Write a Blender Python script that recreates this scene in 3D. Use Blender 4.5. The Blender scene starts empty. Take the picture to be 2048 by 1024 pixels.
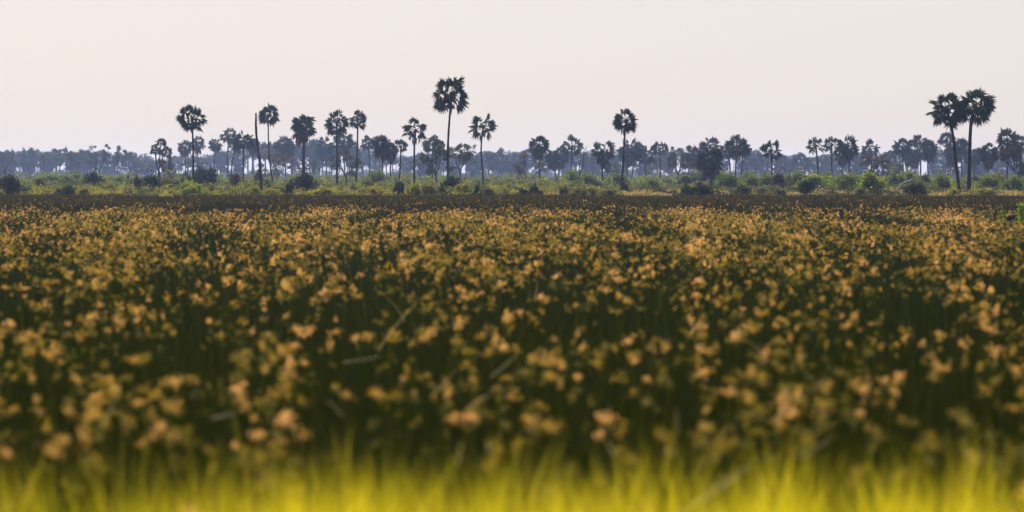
import bpy, math, random
import numpy as np
from mathutils import Vector

SC = bpy.context.scene
COL = SC.collection
F, H, HOR = 5690.0, 2.7, 347.0          # focal length in photo pixels, camera height over the land, horizon row
RAD = math.radians
rnd = random.Random(5)

def PX(px, d): return (px - 1024.0) / F * d
def PZ(py, d): return H - (py - HOR) / F * d
def PT(px, py, d): return np.array((PX(px, d), d, PZ(py, d)))
def BD(yb): return H * F / (yb - HOR)    # distance of a point of the land seen at row yb

# ------------------------------------------------------------------ helpers
class Geo:
    def __init__(s): s.v, s.t, s.m, s.a, s.n = [], [], [], [], 0
    def add(s, verts, tris, mat=0, tint=0.5):
        verts = np.asarray(verts, float).reshape(-1, 3); tris = np.asarray(tris, int).reshape(-1, 3)
        s.v.append(verts); s.t.append(tris + s.n); s.m.append(np.full(len(tris), mat, int))
        s.a.append(np.broadcast_to(np.asarray(tint, float), (len(verts),)).copy()); s.n += len(verts)
    def mesh(s, name, mats, smooth=False):
        v = np.concatenate(s.v); t = np.concatenate(s.t); m = np.concatenate(s.m); a = np.concatenate(s.a)
        me = bpy.data.meshes.new(name)
        me.vertices.add(len(v)); me.vertices.foreach_set('co', v.ravel())
        me.loops.add(len(t) * 3); me.loops.foreach_set('vertex_index', t.ravel())
        me.polygons.add(len(t)); me.polygons.foreach_set('loop_start', np.arange(len(t)) * 3)
        for q in mats: me.materials.append(q)
        me.polygons.foreach_set('material_index', m)
        if smooth: me.polygons.foreach_set('use_smooth', np.ones(len(t), bool))
        at = me.attributes.new('tint', 'FLOAT', 'POINT'); at.data.foreach_set('value', a)
        me.update(calc_edges=True); me.validate()
        return me

def link(name, me, parent=None, loc=(0, 0, 0), rz=0.0, sc=(1, 1, 1)):
    o = bpy.data.objects.new(name, me); COL.objects.link(o)
    o.location = [float(q) for q in loc]; o.rotation_euler = (0, 0, rz); o.scale = [float(q) for q in sc]
    if parent: o.parent = parent
    return o

def tag(o, label=None, cat=None, group=None, kind=None):
    if label: o['label'] = label
    if cat: o['category'] = cat
    if group: o['group'] = group
    if kind: o['kind'] = kind
    return o

def thing(name, label, cat, loc, group=None):
    o = link(name, None, None, loc); o.empty_display_size = 0.3
    return tag(o, label, cat, group)

def norm(v): return v / np.maximum(np.linalg.norm(v, axis=-1, keepdims=True), 1e-9)

def spline(pts, n=14):
    pts = np.asarray(pts, float)
    P = np.vstack([2 * pts[0] - pts[1], pts, 2 * pts[-1] - pts[-2]])
    out = []
    segs = len(pts) - 1; per = max(2, n // segs)
    for i in range(segs):
        p0, p1, p2, p3 = P[i:i + 4]
        for k in range(per):
            t = k / per
            out.append(0.5 * (2 * p1 + (p2 - p0) * t + (2 * p0 - 5 * p1 + 4 * p2 - p3) * t * t + (3 * p1 - p0 - 3 * p2 + p3) * t ** 3))
    out.append(pts[-1])
    return np.array(out)

def tube(g, pts, radii, sides=7, mat=0, tint=0.5, rough=0.0, rs=None):
    pts = np.asarray(pts, float); n = len(pts)
    radii = np.interp(np.linspace(0, 1, n), np.linspace(0, 1, len(radii)), radii)
    tan = norm(np.gradient(pts, axis=0))
    ref = np.array((0.0, 1.0, 0.0))
    u = np.cross(tan, ref); bad = np.linalg.norm(u, axis=1) < 0.1
    u[bad] = np.cross(tan[bad], (1.0, 0, 0)); u = norm(u); w = np.cross(tan, u)
    th = np.arange(sides) / sides * 2 * math.pi
    r = radii[:, None] * np.ones((n, sides))
    if rough and rs is not None: r = r * (1 + rough * rs.uniform(-1, 1, (n, sides)))
    v = pts[:, None] + r[..., None] * (u[:, None] * np.cos(th)[None, :, None] + w[:, None] * np.sin(th)[None, :, None])
    idx = np.arange(n * sides).reshape(n, sides)
    a, b = idx[:-1], np.roll(idx[:-1], -1, 1); c, d = idx[1:], np.roll(idx[1:], -1, 1)
    t = np.concatenate([np.stack([a, b, d], -1).reshape(-1, 3), np.stack([a, d, c], -1).reshape(-1, 3)])
    vv = np.vstack([v.reshape(-1, 3), pts[-1:]])
    cap = np.stack([idx[-1], np.roll(idx[-1], -1), np.full(sides, n * sides)], -1)
    g.add(vv, np.vstack([t, cap]), mat, tint)

def leaves(g, c, size, rs, mat=0, tint=None, up=0.0):
    """one pointed leaf (4 corners, folded on its midrib) per centre"""
    n = len(c); c = np.asarray(c, float)
    a = norm(rs.normal(size=(n, 3)) + np.array((0, 0, up)))
    b = norm(np.cross(a, rs.normal(size=(n, 3))))
    s = np.asarray(size) * rs.uniform(0.6, 1.3, n); s = s[:, None]
    k = np.cross(a, b) * s * 0.12
    v = np.stack([c - a * s * 0.6, c + b * s * 0.36 + k, c + a * s * 0.6, c - b * s * 0.36 + k], 1).reshape(-1, 3)
    i = np.arange(n)[:, None] * 4
    t = np.concatenate([i + np.array([[0, 1, 2]]), i + np.array([[0, 2, 3]])])
    if tint is None: tint = rs.uniform(0, 1, n)
    g.add(v, t, mat, np.repeat(np.broadcast_to(tint, (n,)), 4))

def blades(g, x, y, z0, h, wid, lean, rs, mat=0, tint=None, bend=0.25):
    """ribbon blades or stems of three levels, pointed"""
    n = len(x)
    ph = rs.uniform(0, 2 * math.pi, n); fx, fy = np.cos(ph), np.sin(ph)
    la = rs.uniform(0, 2 * math.pi, n); l = lean * rs.uniform(0.2, 1.0, n) * h
    lx, ly = np.cos(la) * l, np.sin(la) * l
    B = np.stack([x, y, np.broadcast_to(z0, (n,))], 1)
    M = B + np.stack([lx * 0.3, ly * 0.3, h * 0.55], 1)
    T = B + np.stack([lx, ly, h * (1 - bend * rs.uniform(0, 1, n) * lean * 2)], 1)
    s = np.stack([fx, fy, np.zeros(n)], 1) * (np.broadcast_to(wid, (n,)) * 0.5)[:, None]
    v = np.stack([B - s, B + s, M + s * 0.85, M - s * 0.85, T], 1).reshape(-1, 3)
    i = np.arange(n)[:, None] * 5
    t = np.concatenate([i + np.array([[0, 1, 2]]), i + np.array([[0, 2, 3]]), i + np.array([[3, 2, 4]])])
    if tint is None: tint = rs.uniform(0, 1, n)
    g.add(v, t, mat, np.repeat(np.broadcast_to(tint, (n,)), 5))
    return T

# ------------------------------------------------------------------ materials
def leaf_mat(name, stops, trans=0.45, gloss=0.02, warm=(1.15, 1.1, 0.6), rough=0.55, scale=None):
    m = bpy.data.materials.new(name); m.use_nodes = True
    nt = m.node_tree; N, L = nt.nodes, nt.links; N.clear()
    out = N.new('ShaderNodeOutputMaterial')
    at = N.new('ShaderNodeAttribute'); at.attribute_name = 'tint'
    rp = N.new('ShaderNodeValToRGB'); el = rp.color_ramp.elements
    while len(el) < len(stops): el.new(0.5)
    for e, (p, c) in zip(el, stops): e.position = p; e.color = (*c, 1)
    L.new(at.outputs['Fac'], rp.inputs['Fac'])
    mul = N.new('ShaderNodeMix'); mul.data_type = 'RGBA'; mul.blend_type = 'MULTIPLY'
    mul.inputs[0].default_value = 1.0; mul.inputs[7].default_value = (*warm, 1)
    L.new(rp.outputs['Color'], mul.inputs[6])
    df = N.new('ShaderNodeBsdfDiffuse'); tr = N.new('ShaderNodeBsdfTranslucent')
    L.new(rp.outputs['Color'], df.inputs['Color']); L.new(mul.outputs[2], tr.inputs['Color'])
    mx = N.new('ShaderNodeMixShader'); mx.inputs[0].default_value = trans
    L.new(df.outputs[0], mx.inputs[1]); L.new(tr.outputs[0], mx.inputs[2])
    gl = N.new('ShaderNodeBsdfGlossy'); gl.inputs['Roughness'].default_value = rough
    mg = N.new('ShaderNodeMixShader'); mg.inputs[0].default_value = gloss
    L.new(mx.outputs[0], mg.inputs[1]); L.new(gl.outputs[0], mg.inputs[2])
    L.new(mg.outputs[0], out.inputs['Surface'])
    return m

def solid_mat(name, c1, c2, scale=3.0, rough=0.85, bump=0.4, stretch=(1, 1, 1)):
    m = bpy.data.materials.new(name); m.use_nodes = True
    nt = m.node_tree; N, L = nt.nodes, nt.links
    bs = N['Principled BSDF']; bs.inputs['Roughness'].default_value = rough; bs.inputs['Specular IOR Level'].default_value = .15 if rough < .95 else 0
    tc = N.new('ShaderNodeTexCoord'); mp = N.new('ShaderNodeMapping'); mp.inputs['Scale'].default_value = stretch
    nz = N.new('ShaderNodeTexNoise'); nz.inputs['Scale'].default_value = scale; nz.inputs['Detail'].default_value = 6
    rp = N.new('ShaderNodeValToRGB'); rp.color_ramp.elements[0].position = 0.35; rp.color_ramp.elements[1].position = 0.65
    rp.color_ramp.elements[0].color = (*c1, 1); rp.color_ramp.elements[1].color = (*c2, 1)
    L.new(tc.outputs['Object'], mp.inputs['Vector']); L.new(mp.outputs[0], nz.inputs['Vector'])
    L.new(nz.outputs['Fac'], rp.inputs['Fac']); L.new(rp.outputs['Color'], bs.inputs['Base Color'])
    bp = N.new('ShaderNodeBump'); bp.inputs['Strength'].default_value = bump; bp.inputs['Distance'].default_value = 0.05
    L.new(nz.outputs['Fac'], bp.inputs['Height']); L.new(bp.outputs[0], bs.inputs['Normal'])
    return m

M = {}
M['palm'] = leaf_mat('palm_leaf', [(0, (.009, .016, .007)), (.6, (.013, .025, .008)), (1, (.022, .034, .010))], .22, .012)
M['frond'] = leaf_mat('dead_frond', [(0, (.035, .024, .016)), (1, (.085, .058, .034))], .2, .02)
M['bark'] = solid_mat('palm_bark', (.010, .008, .008), (.030, .024, .022), 5, .9, .5, (1, 1, .5))
M['wood'] = solid_mat('grey_dead_wood', (.014, .011, .011), (.045, .037, .033), 6, .9, .5, (1, 1, .3))
M['palewood'] = solid_mat('pale_dead_wood', (.14, .12, .105), (.33, .30, .27), 5, .8, .4, (1, 1, .4))
M['limb'] = solid_mat('tree_bark', (.016, .013, .012), (.045, .036, .032), 5, .9, .5)
M['tree'] = leaf_mat('tree_leaf', [(0, (.014, .019, .009)), (.6, (.030, .038, .014)), (1, (.075, .078, .026))], .36, .012)
M['browntree'] = leaf_mat('brown_tree_leaf', [(0, (.040, .034, .018)), (.6, (.065, .052, .026)), (1, (.10, .082, .032))], .3, .03)
M['dark'] = leaf_mat('dark_bush_leaf', [(0, (.009, .016, .009)), (.6, (.020, .032, .012)), (1, (.065, .075, .022))], .3, .01)
M['green'] = leaf_mat('green_bush_leaf', [(0, (.045, .072, .018)), (.6, (.090, .125, .028)), (1, (.18, .20, .045))], .5, .008)
M['bright'] = leaf_mat('bright_bush_leaf', [(0, (.06, .10, .012)), (.6, (.13, .175, .022)), (1, (.25, .27, .035))], .55, .008)
M['yellow'] = leaf_mat('yellow_green_leaf', [(0, (.07, .095, .012)), (.6, (.18, .175, .026)), (1, (.32, .28, .05))], .55, .008)
M['olive'] = leaf_mat('olive_bush_leaf', [(0, (.05, .058, .024)), (.6, (.10, .105, .042)), (1, (.19, .175, .07))], .42, .008)
M['brown'] = leaf_mat('brown_bush_leaf', [(0, (.04, .034, .022)), (.6, (.07, .058, .034)), (1, (.11, .095, .045))], .3, .008)
M['straw'] = leaf_mat('straw_grass', [(0, (.15, .12, .06)), (.6, (.29, .225, .115)), (1, (.42, .33, .18))], .5, .008)
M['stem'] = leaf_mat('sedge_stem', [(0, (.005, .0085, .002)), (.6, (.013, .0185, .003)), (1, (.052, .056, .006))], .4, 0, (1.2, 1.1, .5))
M['head'] = leaf_mat('sedge_head', [(0, (.065, .066, .003)), (.35, (.20, .155, .006)), (.65, (.37, .235, .026)), (1, (.72, .42, .15))], .5, .03, (1.1, 1.0, .85))
M['reed'] = leaf_mat('reed_blade', [(0, (.009, .011, .003)), (.6, (.021, .021, .005)), (1, (.075, .054, .014))], .35, .006)
M['grass'] = leaf_mat('lush_grass', [(0, (.08, .11, .004)), (.45, (.36, .34, .008)), (1, (.70, .56, .014))], .65, .03, (1.1, 1.05, .5))
M['stalk'] = leaf_mat('glint_stalk', [(0, (.34, .32, .21)), (1, (.62, .57, .42))], .6, .06, (1.05, 1.0, .8), .28)  # light stem colour stands in for sun glints on glossy stalks
M['weed'] = leaf_mat('weed_leaf', [(0, (.09, .14, .012)), (1, (.20, .25, .02))], .55, .008)
M['mound'] = solid_mat('mound_earth', (.07, .055, .05), (.15, .12, .105), 4, .95, .6)
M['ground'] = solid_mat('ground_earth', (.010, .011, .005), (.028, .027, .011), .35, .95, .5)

# ------------------------------------------------------------------ ground
prof = [(-60, -1.5), (352, -1.5), (358, -1.2), (364, -.35), (370, -.03), (376, 0)]
yy = np.array([-60, -20, 0, 20, 60, 120, 200, 280, 340, 352, 355, 358, 361, 364, 367, 370, 373, 376, 390, 420, 480, 560, 700, 900, 1200, 1700, 2400, 3200, 4200], float)
xx = np.linspace(-1500, 1500, 61)
zz = np.interp(yy, [p[0] for p in prof], [p[1] for p in prof])
X, Y = np.meshgrid(xx, yy); Z = np.broadcast_to(zz[:, None], X.shape)
gi = np.arange(X.size).reshape(X.shape)
a, b, c, d = gi[:-1, :-1], gi[:-1, 1:], gi[1:, 1:], gi[1:, :-1]
g = Geo(); g.add(np.stack([X, Y, Z], -1), np.concatenate([np.stack([a, b, c], -1).reshape(-1, 3), np.stack([a, c, d], -1).reshape(-1, 3)]))
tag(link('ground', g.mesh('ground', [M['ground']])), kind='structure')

# ------------------------------------------------------------------ marsh: sedge, far reeds, near grass
rs = np.random.default_rng(11)
def zone(d0, d1, dens, rs, margin=4.0):
    """random points of the marsh between two distances, seen width plus a margin"""
    w = lambda d: 0.19 * d + margin
    n = int((d1 - d0) * (w(d0) + w(d1)) * dens)
    y = rs.uniform(d0, d1, n * 2); k = rs.uniform(0, 1, n * 2) < w(y) / w(d1)
    y = y[k][:n]; x = rs.uniform(-1, 1, len(y)) * w(y)
    return x, y

def patch(x, y, sx, sy, seed):
    """smooth patchiness 0..1 of how the plants grow"""
    r = np.random.default_rng(seed); s = np.zeros(len(x))
    for k in range(7):
        fx, fy, p = r.uniform(.4, 1.6) / sx, r.uniform(.4, 1.6) / sy, r.uniform(0, 6.28)
        s += np.sin(x * fx * 6.28 * r.choice((-1, 1)) + y * fy * 6.28 + p)
    return 0.5 + s / 7

g = Geo()
for d0, d1, dens, wd in ((20, 34, 60, .013), (34, 55, 42, .016), (55, 90, 24, .022), (90, 150, 12, .03), (150, 262, 6, .042)):
    x, y = zone(d0, d1, dens, rs)
    pt = patch(x, y, 3 + .04 * d1, 14 + .3 * d1, 3)
    h = 1.22 + .22 * rs.normal(size=len(x)) + .16 * (pt - .5)
    h = np.clip(h, .5, 1.62)
    blades(g, x, y, -1.5, h, wd * rs.uniform(.6, 1.4, len(x)), .28, rs, 0, rs.beta(1.6, 2.4, len(x)))  # the lightest stem tints stand in for glints
# flower heads: umbels of thin drooping spikelets, each on a stem of its own
def heads(g, x, y, z, R, nsp, rs, wid, tone):
    """each head is a loose feathery plume of thin spikelets, thinning outwards, on a stem of its own"""
    n = len(x)
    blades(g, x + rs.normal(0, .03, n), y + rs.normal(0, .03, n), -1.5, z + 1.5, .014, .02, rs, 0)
    ax = norm(rs.normal(size=(n, 3)) * np.array((1, 1, .8)) + np.array((0, 0, .2)))
    k = np.maximum(5, (nsp * rs.uniform(.5, 1.5, n)).astype(int)); own = np.repeat(np.arange(n), k); N = len(own)
    r = R[own]
    c = np.stack([x, y, z], 1)[own] + ax[own] * (rs.normal(0, .62, N) * r)[:, None] + rs.normal(0, .40, (N, 3)) * r[:, None]
    dr = norm(rs.normal(size=(N, 3)) + ax[own] * .6)
    ln = (r * rs.uniform(.25, .7, N))[:, None]
    sd = norm(np.cross(dr, rs.normal(size=(N, 3)))) * (wid * rs.uniform(.5, 1.4, N) * r / .11)[:, None]
    p0 = c - dr * ln * .5; p2 = c + dr * ln * .5 - np.array((0, 0, 1)) * ln * .2
    v = np.stack([p0, c + sd, p2, c - sd], 1).reshape(-1, 3)
    i = np.arange(N)[:, None] * 4
    t = np.concatenate([i + np.array([[0, 1, 2]]), i + np.array([[0, 2, 3]])])
    tint = np.clip(tone[own] + rs.normal(0, .13, N), 0, 1)
    g.add(v, t, 1, np.repeat(tint, 4))

def dens_of(d):
    return np.interp(d, [22, 27, 31, 36, 48, 56, 70, 84, 100, 150, 205, 240, 340], [.5, .75, 1.1, 1.4, 1.2, .75, .7, 1.15, 1.45, 1.45, 1.25, .35, .08])
for d0, d1, nsp, wid in ((22, 50, 64, .0125), (50, 90, 40, .0155), (90, 160, 22, .023), (160, 345, 13, .032)):
    x, y = zone(d0, d1, 2.6, rs)
    pt = patch(x, y, 1.6 + .03 * d1, 10 + .35 * d1, 8); ripe_shade = patch(x, y, .8 + .02 * d1, 5 + .2 * d1, 15)  # patchy head tone: ripeness plus cluster shading put into the colour
    k = rs.uniform(0, 2.6, len(x)) < dens_of(y) * np.clip(.05 + 1.9 * pt, .08, 2)
    x, y, ripe_shade = x[k], y[k], ripe_shade[k]
    m = rs.integers(1, 5, len(x)); x = np.repeat(x, m) + rs.normal(0, .17, m.sum()); y = np.repeat(y, m) + rs.normal(0, .3, m.sum()); ripe_shade = np.repeat(ripe_shade, m)
    k = rs.uniform(0, 1, len(x)) < .66; x, y, ripe_shade = x[k], y[k], ripe_shade[k]; n = len(x)
    young = rs.uniform(0, 1, n) < .58          # lower heads in a greener, dimmer tone that also stands in for shade
    z = np.where(young, -.22 - .40 * rs.uniform(0, 1, n), -.08 - .15 * np.abs(rs.normal(size=n))) + .07 * rs.normal(size=n)
    z = np.clip(z, -.85, .16)
    tone = np.clip(np.where(young, rs.uniform(0, .35, n), rs.beta(2.2, 1.6, n)) + .7 * (ripe_shade - .5), 0, 1)
    heads(g, x, y, z, (.048 + .075 * rs.beta(1.2, 2.2, n)) * (1 + .0005 * y) * np.where(young, .85, 1.05), nsp, rs, wid, tone)
tag(link('sedge', g.mesh('sedge', [M['stem'], M['head']])), kind='stuff')

g = Geo()
x, y = zone(236, 364, 11, rs, 8)
k = (y > 246 + 26 * (patch(x, y, 30, 60, 21) - .5)); x, y = x[k], y[k]
z0 = np.interp(y, [p[0] for p in prof], [p[1] for p in prof])
top = np.where(y < 350, .08, .04) + .11 * rs.normal(size=len(x)) + .30 * (patch(x, y, 2.5, 9, 23) - .5) + .22 * (patch(x, y, 14, 50, 24) - .5)
blades(g, x, y, z0, np.clip(top - z0, .25, 3), .05 * rs.uniform(.6, 1.4, len(x)), .12, rs, 0, rs.beta(1.4, 3.0, len(x)))
xt, yt = zone(244, 363, .8, rs, 8)
zt = .04 + .15 * rs.normal(size=len(xt))
leaves(g, np.stack([xt, yt, zt], 1), .16, rs, 0, rs.uniform(.75, 1, len(xt)), 1.5)
tag(link('reedbed', g.mesh('reedbed', [M['reed']])), kind='stuff')

g = Geo()
x, y = zone(18.0, 30.0, 620, rs, 2.5)
pt = patch(x, y, 1.3, 5, 31); p2 = patch(x, y, .3, 1.2, 37)
k = rs.uniform(0, 1, len(x)) < np.interp(y, [18, 20.2, 21.0, 22, 24, 30], [1, .9, .5, .27, .12, .02]) * np.clip(-.45 + 1.2 * pt + .95 * p2, .06, 1.1) * np.interp(x, [-4, -2.3, -1.7, .2, .6, 1.0, 4], [.4, .5, 1, 1, .55, 1, .9]); x, y, pt, p2 = x[k], y[k], pt[k], p2[k]
h = np.interp(y, [18, 20.3, 23, 30], [1.98, 1.93, 1.72, 1.42]) + .10 * rs.normal(size=len(x)) + .42 * (pt - .5) + .30 * (p2 - .5)
blades(g, x, y, -1.5, np.clip(h, .8, 2.25), .0062 * rs.uniform(.6, 1.8, len(x)), .30, rs, 0, np.clip(rs.beta(2, 2, len(x)) * .9 + .5 * (pt - .45), 0, 1))
tag(link('grass', g.mesh('grass', [M['grass']])), kind='stuff')

# ------------------------------------------------------------------ bank undergrowth and scrub
g = Geo()
x = []; y = []
n = 5000
d = 366 + 190 * rs.uniform(0, 1, n) ** 1.7
cx = rs.uniform(-1, 1, n) * (.19 * d + 10)
pt = patch(cx, d, 14, 60, 41)
kinds = rs.uniform(0, 1, n)
for i in range(n):
    wd = rs.uniform(.5, 2.2); hh = rs.uniform(.3, 1.5) * (.35 + 1.2 * pt[i]) * (1.0 if d[i] > 372 else .75)
    z0 = np.interp(d[i], [p[0] for p in prof], [p[1] for p in prof])
    right = cx[i] / d[i] * F + 1024
    pstraw = .18 + .45 * (1200 < right) * (d[i] < 440)
    hh *= np.interp(right, [1050, 1250], [1, .62])
    if kinds[i] < pstraw:
        k = 26; hh *= .6
        blades(g, cx[i] + rs.normal(0, wd * .45, k), d[i] + rs.normal(0, wd * .4, k), z0, hh * rs.uniform(.6, 1.1, k), .035, .35, rs, 1)
    else:
        far_ = np.clip((d[i] - 385) / 90, 0, 1)          # fresh yellow growth near the water, greyer scrub inland
        m = 3 if kinds[i] > .80 else 2 if kinds[i] > .64 - .2 * far_ else 4 if kinds[i] > pstraw + .48 - .42 * far_ else 0
        k = int(46 * wd)
        q = norm(rs.normal(size=(k, 3))) * rs.uniform(.4, 1, (k, 1)) ** .6 * np.array((wd * .5, wd * .5, hh * .52)) + np.array((cx[i], d[i], z0 + hh * .5))
        leaves(g, q, .15 if m < 3 else .19, rs, m, np.clip(rs.uniform(0, .7, k) + rs.uniform(-.2, .35), 0, 1), .4)
tag(link('undergrowth', g.mesh('undergrowth', [M['yellow'], M['straw'], M['olive'], M['dark'], M['green']])), kind='stuff')

g = Geo()
n = 1250
d = rs.uniform(520, 1050, n); cx = rs.uniform(-1, 1, n) * (.19 * d + 35)
for i in range(n):
    wd = rs.uniform(1.5, 4.5); hh = rs.uniform(.8, 3.2) * np.interp(d[i], [520, 700, 1050], [.45, .9, 1.2])
    k = 110
    q = norm(rs.normal(size=(k, 3))) * rs.uniform(.4, 1, (k, 1)) * np.array((wd * .6, wd * .6, hh * .5)) + np.array((cx[i], d[i], hh * .45))
    leaves(g, q, .5, rs, 0 if rs.uniform() < .6 else 1)
tag(link('scrub', g.mesh('scrub', [M['green'], M['olive']])), kind='stuff')

g = Geo()
n = 260
d = rs.uniform(1800, 3300, n); cx = rs.uniform(-1, 1, n) * (.19 * d + 40)
for i in range(n):
    wd = rs.uniform(5, 14); hh = rs.uniform(2.5, 7.5) * d[i] / 2600
    k = 120
    q = norm(rs.normal(size=(k, 3))) * rs.uniform(.3, 1, (k, 1)) * np.array((wd * .6, wd * .6, hh * .5)) + np.array((cx[i], d[i], hh * .5))
    leaves(g, q, 1.7, rs, 0)
tag(link('distant_woodland', g.mesh('distant_woodland', [M['tree']])), kind='stuff')

SKY_X = [-60, 0, 120, 290, 300, 350, 420, 530, 560, 700, 730, 790, 880, 960, 1060, 1250, 1300, 1400, 1480, 1560, 1620, 1700, 1760, 1830, 1960, 2110]
SKY_Y = [302, 300, 300, 302, 318, 312, 304, 288, 282, 284, 294, 304, 304, 300, 298, 298, 298, 294, 300, 304, 306, 302, 302, 290, 292, 292]
g = Geo()
for px in np.arange(-350, 2400, 7.5):
    d_ = rs.uniform(1300, 2600); x_ = px + rs.normal(0, 4)
    tp = np.interp(x_, SKY_X, SKY_Y) + abs(rs.normal(0, 8)); w_ = rs.uniform(20, 36) / F * d_; zt = PZ(tp, d_)
    lean = rs.normal(0, .5); cx_ = PX(x_, d_); deep = rs.uniform(.24, .48) * zt
    tube(g, [(cx_ + lean, d_, -.2), (cx_, d_, zt * .6), (cx_, d_, zt - .6)], [.36, .28], 5, 1)
    k = int(rs.uniform(120, 210)); q = norm(rs.normal(size=(k, 3))) * rs.uniform(.25, 1, (k, 1)) ** .6
    q[:, :2] *= (w_ / 2) * np.clip(.95 + .5 * q[:, 2:3], .35, 1)
    leaves(g, np.stack([cx_ + q[:, 0], d_ + q[:, 1], zt - deep * .5 + q[:, 2] * deep * .5], 1), 1.15, rs, 0, None, -.3)
tag(link('far_woodland', g.mesh('far_woodland', [M['tree'], M['limb']])), kind='stuff')

# ------------------------------------------------------------------ fan palms
# style: leaves, lowest and highest elevation, petiole share, roll spread
STY = {'full': (30, -.70, 1, .60, 60), 'wheel': (26, -.74, 1, .63, 65), 'sparse': (16, -.50, 1, .61, 55),
       'tuft': (18, -.30, 1, .53, 60), 'skirt': (32, -.84, 1, .54, 55)}
def crown_mesh(style, seed):
    r = np.random.default_rng(seed); n, e0, e1, pet, roll = STY[style]
    g = Geo()
    az0 = r.uniform(0, 6.28)
    for i in range(n):
        t = (i + .5) / n
        el = math.asin(min(1, max(-1, e0 + (e1 - e0) * t))) + RAD(r.normal(0, 8)); az = az0 + i * 2.39996 + r.normal(0, .35)
        dr = np.array((math.cos(el) * math.cos(az), math.cos(el) * math.sin(az), math.sin(el)))
        pl = pet * r.uniform(.72, 1.12); bl = (1.06 - pet) * r.uniform(.8, 1.12)
        droop = np.array((0, 0, -1.0)) * (.04 + .11 * math.cos(el))
        ps = np.array([dr * pl * s + droop * pl * s * s for s in (0, .35, .7, 1)])
        dd = norm((ps[-1] - ps[-2]))
        side = norm(np.cross(dd, (0, 0, 1.0)) + 1e-4); nn = np.cross(side, dd)
        ro = RAD(r.normal(0, roll)); sv = side * math.cos(ro) + nn * math.sin(ro); nv = np.cross(sv, dd)
        tube(g, ps, [.016, .011], 3, 0, .2)
        k = 27; an = np.linspace(-2.0, 2.0, k) + r.normal(0, .05, k)
        base = ps[-1]; tone = r.uniform(0, 1)
        L = bl * (1 - .22 * (np.abs(an) / 2.0) ** 2) * r.uniform(.80, 1.12, k)
        u = np.cos(an)[:, None] * dd + np.sin(an)[:, None] * sv - nv * (.28 * np.abs(np.sin(an)))[:, None]
        wv = norm(np.cross(u, nv + .5 * r.normal(size=(k, 3)))) * .030
        p1 = base + u * (L * .55)[:, None]; p2 = base + u * L[:, None] + np.array((0, 0, -1.0)) * (L * r.uniform(.02, .24, k))[:, None]
        v = np.stack([np.broadcast_to(base, (k, 3)), p1 + wv, p2, p1 - wv], 1).reshape(-1, 3)
        j = np.arange(k)[:, None] * 4
        g.add(v, np.concatenate([j + np.array([[0, 1, 2]]), j + np.array([[0, 2, 3]])]), 0, tone)
    # the heart of leaf bases
    q = norm(r.normal(size=(40, 3))) * r.uniform(.02, .11, (40, 1)) * np.array((1, 1, 1.5)) - np.array((0, 0, .04))
    leaves(g, q, .13, r, 0, .1)
    return g.mesh('palm_crown', [M['palm']])

def fronds_mesh(kind, seed):
    """dead fans hanging under the crown: a few long ones, or a whole skirt"""
    r = np.random.default_rng(seed); g = Geo()
    n = {'few': 5, 'some': 9, 'skirt': 24}[kind]
    for i in range(n):
        az = r.uniform(0, 6.28); rad = r.uniform(.05, .42) if kind != 'skirt' else r.uniform(.06, .5)
        ln = r.uniform(.35, .75) if kind != 'skirt' else r.uniform(.45, 1.05)
        o = np.array((math.cos(az), math.sin(az), 0)) * rad
        ps = [np.array((0, 0, -.05)), o * .8 + (0, 0, -.04), o + (0, 0, -.30), o * 1.02 + (0, 0, -.3 - ln * .3)]
        tube(g, spline(ps, 6), [.016, .010], 3, 0, .1)
        k = 9; b = ps[-1]
        an = r.uniform(0, 6.28, k); sp = r.uniform(.02, .075, k) * (1.5 if kind == 'skirt' else 1)
        sp = sp * (1.7 if kind == 'skirt' else 1)
        tip = b + np.stack([np.cos(an) * sp, np.sin(an) * sp, -ln * r.uniform(.45, .8, k)], 1)
        mid = b * .45 + tip * .55 + np.stack([np.cos(an) * sp, np.sin(an) * sp, 0 * an], 1) * .5
        wv = norm(np.cross(tip - b, r.normal(size=(k, 3)))) * (.045 if kind == 'skirt' else .028)
        v = np.stack([np.broadcast_to(b, (k, 3)), mid + wv, tip, mid - wv], 1).reshape(-1, 3)
        j = np.arange(k)[:, None] * 4
        g.add(v, np.concatenate([j + np.array([[0, 1, 2]]), j + np.array([[0, 2, 3]])]), 0, r.uniform(0, 1))
    return g.mesh('palm_fronds', [M['frond']])

PROTO = {}
def crown(style, k):
    key = (style, k)
    if key not in PROTO: PROTO[key] = crown_mesh(style, 100 + hash_(key))
    return PROTO[key]
def fronds(kind, k):
    key = ('f' + kind, k)
    if key not in PROTO: PROTO[key] = fronds_mesh(kind, 300 + hash_(key))
    return PROTO[key]
def hash_(key): return sum(ord(q) for q in key[0]) % 50 * 7 + key[1] * 13

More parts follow.
